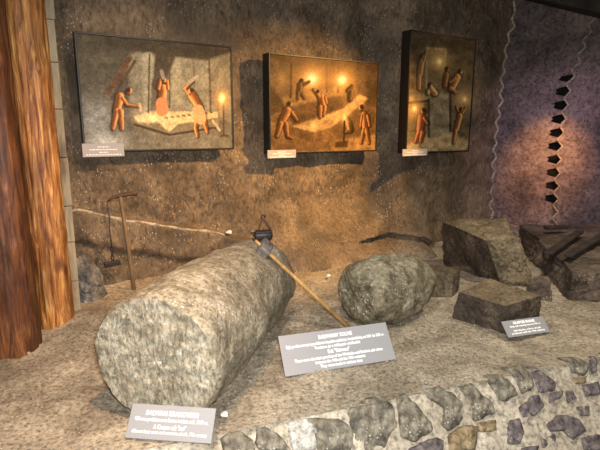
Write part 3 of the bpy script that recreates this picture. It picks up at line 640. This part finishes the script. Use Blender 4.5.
def art_shaft(P):            # two levels of a working, men above and below a stone face
    P.fill((0.13, 0.105, 0.06), (0.20, 0.155, 0.085), 45, 390)
    P.poly([(66, 45), (262, 65), (262, 100), (66, 80)], (0.09, 0.07, 0.042), 0.8, 9)
    P.poly([(112, 92), (168, 92), (165, 200), (115, 205)], (0.21, 0.16, 0.08), 0.8, 5); P.cap(113, 92, 113, 205, 2.5, (0.30, 0.22, 0.12)); P.cap(168, 92, 164, 165, 2.5, (0.30, 0.22, 0.12)); P.cap(112, 90, 168, 94, 2.5, (0.28, 0.21, 0.11))
    P.poly([(60, 225), (250, 208), (250, 235), (60, 245)], (0.33, 0.26, 0.14), 0.8, 6)
    P.poly([(118, 232), (182, 215), (186, 335), (122, 345)], (0.30, 0.255, 0.165), 0.95, 4); P.poly([(184, 215), (250, 208), (248, 300), (188, 330)], (0.20, 0.165, 0.10), 0.8, 6)
    P.poly([(58, 370), (120, 345), (190, 335), (248, 360), (247, 390), (58, 390)], (0.44, 0.34, 0.18), 0.8, 8)
    P.cap(60, 246, 120, 240, 3, (0.06, 0.045, 0.03)); P.cap(186, 218, 188, 330, 3, (0.07, 0.055, 0.035)); P.cap(120, 236, 123, 345, 2.5, (0.08, 0.06, 0.04)); P.poly([(60, 80), (112, 92), (112, 120), (62, 130)], (0.07, 0.055, 0.035), 0.6, 8)
    P.mottle(0.6, 0.07, 930); P.mottle(0.3, 0.25, 935)
    P.blob(150, 128, 26, 26, (0.62, 0.44, 0.14), 0.7); P.blob(150, 128, 8, 9, (0.95, 0.80, 0.35), 0.9)
    P.blob(82, 265, 24, 26, (0.70, 0.45, 0.14), 0.7); P.blob(80, 262, 6, 8, (0.98, 0.82, 0.35), 0.9); P.blob(230, 235, 26, 22, (0.70, 0.48, 0.16), 0.7); P.blob(232, 236, 6, 7, (0.98, 0.82, 0.4), 0.9)
    skin, hi = (0.32, 0.14, 0.05), (0.72, 0.42, 0.16)
    P.man([(98, 130, 94, 165, 10, 9), (100, 115, 100, 115, 8, 8), (92, 172, 92, 205, 7, 5), (104, 125, 110, 105, 5, 4)], (0.30, 0.18, 0.075), (0.50, 0.33, 0.14))
    P.man([(206, 172, 192, 200, 13, 13), (216, 156, 216, 156, 8, 8), (200, 175, 182, 185, 5, 4), (186, 205, 200, 214, 8, 6)], skin, hi)
    P.man([(128, 208, 138, 218, 12, 11), (118, 214, 118, 220, 6, 5), (124, 196, 124, 196, 7, 7)], (0.40, 0.25, 0.10), (0.78, 0.54, 0.24)); P.man([(172, 165, 168, 195, 9, 8), (174, 150, 174, 150, 7, 7)], (0.24, 0.13, 0.05), (0.45, 0.26, 0.10))
    P.man([(100, 288, 96, 325, 13, 12), (104, 270, 104, 270, 9, 9), (94, 332, 84, 360, 8, 5), (104, 332, 98, 358, 7, 5), (108, 290, 118, 305, 5, 4)], (0.34, 0.12, 0.045), (0.70, 0.34, 0.11), (-1, 0))
    P.man([(218, 285, 208, 325, 10, 9), (222, 268, 222, 268, 8, 8), (226, 275, 236, 262, 5, 4), (205, 330, 200, 365, 7, 4), (212, 270, 206, 258, 4, 4)], skin, hi)
    return P.c

def picture(s0, s1, z0, z1, t_front, depth, quad, painter, label, cap, gam=1.2, gain=1.0, sat=1.0):
    Wd, Hh = s1 - s0, z1 - z0
    root = empty('wall_picture', SP((s0 + s1) / 2, t_front - depth, z0), (0, 0, WALL_ROT)); root.rotation_mode = 'XYZ'
    setp(root, label, 'picture', 'pictures on the rock wall')
    # local: x along wall, -y out of the wall, z up
    nu, nv = 210, int(210 * Hh / Wd); X, Z = np.meshgrid(np.linspace(-Wd / 2 + 0.012, Wd / 2 - 0.012, nu), np.linspace(Hh - 0.012, 0.012, nv))
    V = np.stack([X.ravel(), np.full(nu * nv, -depth + 0.008), Z.ravel()], 1)
    o = mesh_obj('canvas', V, [f[::-1] for f in grid_faces(nu, nv)], M['paint'], root, False)
    colr = canvas_colors(quad, nu, nv, painter) ** gam * gain; lum = colr.mean(1, keepdims=True); colr = lum + (colr - lum) * sat
    at = o.data.color_attributes.new('paint', 'FLOAT_COLOR', 'POINT')
    at.data.foreach_set('color', np.concatenate([colr, np.ones((len(colr), 1))], 1).astype(np.float32).ravel())
    w_ = 0.014
    for (x0, x1, a0, a1) in ((-Wd / 2, -Wd / 2 + w_, 0, Hh), (Wd / 2 - w_, Wd / 2, 0, Hh), (-Wd / 2 + w_, Wd / 2 - w_, 0, w_), (-Wd / 2 + w_, Wd / 2 - w_, Hh - w_, Hh)):
        bm = bmesh.new(); box_bm(bm, x0, x1, -depth, 0.0, a0, a1, 0.002); bm_obj('frame_side', bm, M['frame'], root)
    bm = bmesh.new(); box_bm(bm, -Wd / 2 + w_, Wd / 2 - w_, -depth + 0.010, -depth + 0.016, w_, Hh - w_); bm_obj('backing_board', bm, M['frame'], root)
    # caption plate fixed to the lower left corner of the frame
    c0, c1, cz0, cz1, clab = cap
    r2 = empty('caption_plate', SP((c0 + c1) / 2, t_front + 0.012, cz0), (0, 0, WALL_ROT)); setp(r2, clab, 'caption plate', 'caption plates under the pictures')
    w2, h2 = c1 - c0, cz1 - cz0
    bm = bmesh.new(); box_bm(bm, -w2 / 2, w2 / 2, 0.0, 0.012, 0, h2, 0.001); cplate = bm_obj('plate', bm, M['plate_lilac'], r2)
    for k, (fy, fw) in enumerate(((0.74, 0.28), (0.54, 0.66), (0.34, 0.22), (0.16, 0.84))):
        bm = bmesh.new(); rr = random.Random(k); x = -w2 * fw / 2
        while x < w2 * fw / 2:
            l = rr.uniform(0.010, 0.026); box_bm(bm, x, min(x + l, w2 * fw / 2), -0.0012, 0.0005, h2 * fy - 0.0035, h2 * fy + 0.0035); x += l + 0.005
        bm_obj('lettering', bm, M['letter'], cplate)
picture(-0.130, 1.094, 1.097, 1.960, 0.13, 0.075, [(25, 35), (518, 82), (523, 398), (52, 400)], art_carving,
        'picture of three men carving a pale salt slab, leftmost on the wall', (-0.142, 0.158, 1.062, 1.162, 'grey caption plate under the three-men carving picture'), 1.3, 1.6, 0.95)
picture(1.430, 2.693, 1.050, 1.935, 0.16, 0.12, [(97, 45), (480, 92), (472, 385), (97, 378)], art_torches,
        'golden torch-lit picture of miners on long blocks, middle one on the wall', (1.40, 1.70, 1.010, 1.085, 'warm-lit caption plate under the torch-lit middle picture'), 1.5, 0.62, 0.80)
picture(2.855, 3.82, 1.032, 2.228, 0.42, 0.12, [(66, 45), (262, 65), (247, 390), (58, 390)], art_shaft,
        'dark upright picture of miners on two levels, rightmost on the wall', (2.805, 3.15, 1.005, 1.075, 'small caption plate under the dark upright picture'), 1.3, 1.15, 0.85)

# ------------------------------------------------------------------ signs on the ground
def text_mesh(body, size, bold):
    cu = bpy.data.curves.new('lettering', 'FONT'); cu.body = body; cu.size = size; cu.align_x = 'CENTER'; cu.extrude = 0.0004; cu.offset = bold; cu.resolution_u = 2
    t = bpy.data.objects.new('tmp_text', cu); C.objects.link(t)
    dg = bpy.context.evaluated_depsgraph_get(); me = bpy.data.meshes.new_from_object(t.evaluated_get(dg))
    bpy.data.objects.remove(t); bpy.data.curves.remove(cu); return me
def sign(A, B, h, tilt, lines, label, cut=0.0):
    A = Vector(A); B = Vector(B); x = (B - A).normalized(); wd = (B - A).length
    bk = Vector((-x.y, x.x, 0)); bk = (bk if bk.y > 0 else -bk)
    bk = bk.normalized(); y = (Vector((0, 0, 1)) * math.cos(R(tilt)) + bk * math.sin(R(tilt))).normalized(); z = x.cross(y)
    mid = (A + B) / 2
    root = empty('information_sign', mid); root.matrix_world = Matrix(((x.x, y.x, z.x, mid.x), (x.y, y.y, z.y, mid.y), (x.z, y.z, z.z, mid.z), (0, 0, 0, 1)))
    setp(root, label, 'sign', 'grey information signs on the ground')
    bm = bmesh.new(); box_bm(bm, -wd / 2, wd / 2, 0, h, -0.008, 0, 0.0012); plate = bm_obj('plate', bm, M['plate'], root)
    bm = bmesh.new(); tube(bm, [(0, h * 0.75, -0.008), (0, h * 0.1, -0.006 - h * 0.75 * math.sin(R(90 - tilt)) * 0.75)], 0.006, 8); bm_obj('prop', bm, M['iron'], root)
    for (txt, fy, size, bold, fw) in lines:
        me = text_mesh(txt, size, bold); me.materials.append(M['letter'])
        o = bpy.data.objects.new('lettering', me); C.objects.link(o); o.parent = plate
        xs = [v.co.x for v in me.vertices]; k = (fw * wd) / max(1e-6, max(xs) - min(xs))
        o.scale = (k, 1, 1); o.location = (0, h * fy, 0.0008)
sign((-0.722, 1.775, 0.012), (-0.360, 1.735, 0.012), 0.135, 40, [
    ('BAŁWAN KRAKOWSKI', 0.69, 0.027, 0.0004, 0.62),
    ('Główna podstawowa forma i miara soli, XVII w.', 0.515, 0.023, 0.0, 0.86),
    ('A Cracow salt "loaf"', 0.305, 0.025, 0.0002, 0.38),
    ('different basic sorts and measures of salt, 17th century', 0.165, 0.020, 0.0, 0.88)],
    'grey sign reading BAŁWAN KRAKOWSKI before the huge salt cylinder')
sign((-0.075, 2.262, 0.02), (0.530, 2.455, 0.02), 0.212, 40, [
    ('BAŁWANY SOLNE', 0.79, 0.030, 0.0005, 0.31),
    ('Były podstawowym produktem kopalni wielickiej i bocheńskiej od XIV do XIX w.', 0.655, 0.023, 0.0005, 0.90),
    ('Toczono je z różnych wielkości', 0.545, 0.023, 0.0005, 0.42),
    ('Salt "Balwans"', 0.405, 0.028, 0.0008, 0.20),
    ('These were the basic product of the Wieliczka and Bochnia salt mines', 0.285, 0.023, 0.0005, 0.80),
    ('between the 14th and the 19th centuries', 0.180, 0.023, 0.0005, 0.45),
    ('They were made in various sizes', 0.075, 0.023, 0.0005, 0.38)],
    'largest grey sign, reading BAŁWANY SOLNE, at the foot of the hammer handle')
sign((1.272, 2.740, 0.02), (1.580, 2.845, 0.01), 0.105, 44, [
    ('KŁAPCIE SOLNE', 0.74, 0.022, 0.0012, 0.52),
    ('Bryły soli wydobywane do XIX w.', 0.56, 0.015, 0.0005, 0.74),
    ('Salt blocks, a form of salt', 0.30, 0.015, 0.0005, 0.66),
    ('produced until the 19th century', 0.14, 0.015, 0.0005, 0.80)],
    'smallest grey sign leaning before the low dark salt block')

# ------------------------------------------------------------------ tools
ham = empty('hammer', (-0.215, 2.800, 0.560)); setp(ham, 'long-handled hammer leaning on the huge salt cylinder', 'hammer')
hd = Vector((0.31 + 0.215, 2.865 - 2.800, 0.03 - 0.560)); hl = hd.length; hd.normalize()
bm = bmesh.new(); tube(bm, [hd * -0.075, hd * 0.0, hd * 0.25, hd * hl], [0.010, 0.011, 0.0125, 0.0135], 12); bm_obj('handle', bm, M['handle'], ham, True)
sd = Vector((0.35, 0.93, 0.0)); sd = (sd - hd * sd.dot(hd)).normalized(); up = hd.cross(sd); up = up if up.z > 0 else -up
Mx = Matrix(((sd.x, hd.x, up.x, 0), (sd.y, hd.y, up.y, 0), (sd.z, hd.z, up.z, 0), (0, 0, 0, 1)))
bm = bmesh.new(); box_bm(bm, -0.062, 0.068, -0.036, 0.036, -0.030, 0.034, 0.008, Mx)
for v in bm.verts: v.co *= 1 + 0.05 * math.sin(v.co.x * 90 + v.co.y * 70)
bm_obj('head', bm, M['steel'], ham, True)
bm = bmesh.new(); tube(bm, [hd * -0.095, hd * -0.060], [0.006, 0.010], 8); bm_obj('wedge', bm, M['iron'], ham)

lamp = empty('miners_lamp', (-0.240, 3.055, 0.555), (0, 0, R(10))); setp(lamp, 'black iron oil lamp with looped carrying hook on top of the salt cylinder', 'lamp')
bm = bmesh.new(); box_bm(bm, -0.062, 0.062, -0.04, 0.04, -0.004, 0.056, 0.016)
for v in bm.verts:
    k = 1 - 0.18 * max(0, (0.03 - v.co.z) / 0.03); v.co.x *= k; v.co.y *= k
bm_obj('reservoir', bm, M['iron'], lamp, True)
bm = bmesh.new(); box_bm(bm, -0.05, 0.058, -0.035, 0.035, 0.054, 0.064, 0.004); bm_obj('lid', bm, M['iron'], lamp)
for sx in (-1, 1):
    bm = bmesh.new(); tube(bm, [(sx * 0.030 - 0.005, 0, 0.055), (sx * 0.024, 0, 0.085), (sx * 0.010, 0, 0.125), (0.002, 0, 0.142)] if sx < 0 else [(0.050, 0, 0.058), (0.036, 0, 0.092), (0.016, 0, 0.122), (0.004, 0, 0.140)], 0.0065, 8); bm_obj('handle_arm', bm, M['rust'], lamp, True)
bm = bmesh.new(); tube(bm, [(0.002, 0, 0.138), (-0.012, 0, 0.150), (-0.006, 0, 0.166), (0.010, 0, 0.164), (0.014, 0, 0.148)], 0.005, 8); bm_obj('hook', bm, M['iron'], lamp, True)
bm = bmesh.new(); tube(bm, [(-0.052, 0, 0.045), (-0.080, 0, 0.052)], [0.010, 0.006], 8); bm_obj('spout', bm, M['iron'], lamp, True)

pk = empty('pickaxe', SP(0.135, 0.275, 0.0)); setp(pk, 'old pickaxe with rusted head leaning upright against the rock wall', 'pickaxe')
top = SP(0.105, 0.150, 0.745) - pk.location
bm = bmesh.new(); tube(bm, [top * -0.01, top * 0.5, top * 0.98, top * 1.03], [0.017, 0.0145, 0.015, 0.014], 10); bm_obj('handle', bm, M['old_handle'], pk, True)
bm = bmesh.new(); pts = [(-0.105, -0.030), (-0.060, 0.000), (0, 0.012), (0.05, 0.018), (0.10, 0.024), (0.125, 0.008)]
tube(bm, [top + U * a + Vector((0, 0, b)) for a, b in pts], [0.005, 0.010, 0.017, 0.014, 0.018, 0.012], 10); bm_obj('head', bm, M['rust'], pk, True)
hg = empty('hanging_iron', SP(-0.005, 0.205, 0.235)); setp(hg, 'thin chain with a short dark iron bar hanging from the pickaxe head', 'hanging tool')
bm = bmesh.new(); tube(bm, [(0, 0, 0.485), (0.006, 0, 0.37), (0.003, 0, 0.25), (0.008, 0, 0.13)], 0.0050, 8); bm_obj('rod', bm, M['rust'], hg, True)
for k in range(3):
    bm = bmesh.new(); n = 12; zc = 0.118 - 0.036 * k
    tube(bm, [(0.008 + (0.011 * math.cos(2 * math.pi * i / n) if k % 2 == 0 else 0), (0.011 * math.cos(2 * math.pi * i / n) if k % 2 else 0), zc + 0.022 * math.sin(2 * math.pi * i / n)) for i in range(n + 1)], 0.0045, 6); bm_obj('chain_link', bm, M['iron'], hg, True)
bm = bmesh.new(); box_bm(bm, -0.058, 0.062, -0.016, 0.016, -0.022, 0.018, 0.005, Matrix.Rotation(WALL_ROT, 4, 'Z') @ Matrix.Rotation(R(-5), 4, 'Y')); bm_obj('bar', bm, M['iron'], hg)

# blackened planks on the ledge in the niche
def plank(a, b, wd, th, label):
    a = Vector(a); b = Vector(b); ax = (b - a).normalized(); sd = Vector((0, 0, 1)).cross(ax).normalized(); up = ax.cross(sd); L = (b - a).length
    bm = bmesh.new(); box_bm(bm, 0, L, -wd / 2, wd / 2, 0, th, 0.006)
    o = bm_obj('plank', bm, M['plank']); o.matrix_world = Matrix(((ax.x, sd.x, up.x, a.x), (ax.y, sd.y, up.y, a.y), (ax.z, sd.z, up.z, a.z), (0, 0, 0, 1)))
    return setp(o, label, 'plank', 'blackened planks on the rubble ledge')
plank((2.08, 3.90, 0.235), (2.80, 4.70, 0.26), 0.07, 0.025, 'blackened plank on the ledge, the one nearest the tall block')
plank((2.20, 3.82, 0.235), (2.92, 4.52, 0.26), 0.07, 0.025, 'blackened plank on the ledge, lying just right of its twin')
plank((3.00, 4.45, 0.26), (3.50, 4.15, 0.265), 0.08, 0.025, 'blackened plank end slanting off the right edge of the picture')
plank((2.56, 4.90, 0.25), (2.80, 4.95, 0.255), 0.08, 0.03, 'short black timber offcut lying below the toothed slot')

# salt chips and fine gravel
def chip(loc, r, label, seed):
    bm = bmesh.new(); bmesh.ops.create_icosphere(bm, subdivisions=2, radius=1.0)
    P = np.array([tuple(v.co) for v in bm.verts]); n = 1 + 0.45 * fbm(P, 1.3, 2, seed)
    for v, k in zip(bm.verts, n): v.co = Vector((v.co.x * r * k, v.co.y * r * 0.8 * k, v.co.z * r * 0.6 * k))
    return setp(bm_obj('salt_chip', bm, M['chip'], None, False, loc), label, 'salt chip', 'white salt chips')
chip(SP(1.03, 0.10, 0.352), 0.030, 'white salt chip stuck on the wall behind the salt cylinder', 1)
chip((0.245, 3.98, 0.03), 0.022, 'white salt chip on the ground between wall and barrel-shaped loaf', 2)
chip((-0.335, 1.93, 0.02), 0.018, 'white salt chip on the ground right of the BAŁWAN KRAKOWSKI sign', 3)
rng = np.random.RandomState(7); verts = []; faces = []
ico = bmesh.new(); bmesh.ops.create_icosphere(ico, subdivisions=1, radius=1.0); iv = np.array([tuple(v.co) for v in ico.verts]); ifc = [[v.index for v in f.verts] for f in ico.faces]; ico.free()
n = 2600; gs = rng.uniform(-1.2, 3.2, n); gt = rng.uniform(0.3, 1, n) ** 0.6 * te(gs)
for k in range(n):
    p = SP(gs[k], gt[k]); z = ground_h(np.array([[p.x, p.y, 0]]))[0]; r = rng.uniform(0.003, 0.008) * (1.6 if rng.rand() < 0.06 else 1)
    base = len(verts); sc = rng.uniform(0.6, 1.3, 3) * r
    verts += [tuple(np.array([p.x, p.y, z + r * 0.2]) + v * sc) for v in iv]; faces += [[i + base for i in f] for f in ifc]
setp(mesh_obj('gravel', verts, faces, M['ground'], floor, False), 'fine pale salt gravel strewn over the ground', None, None, 'stuff')
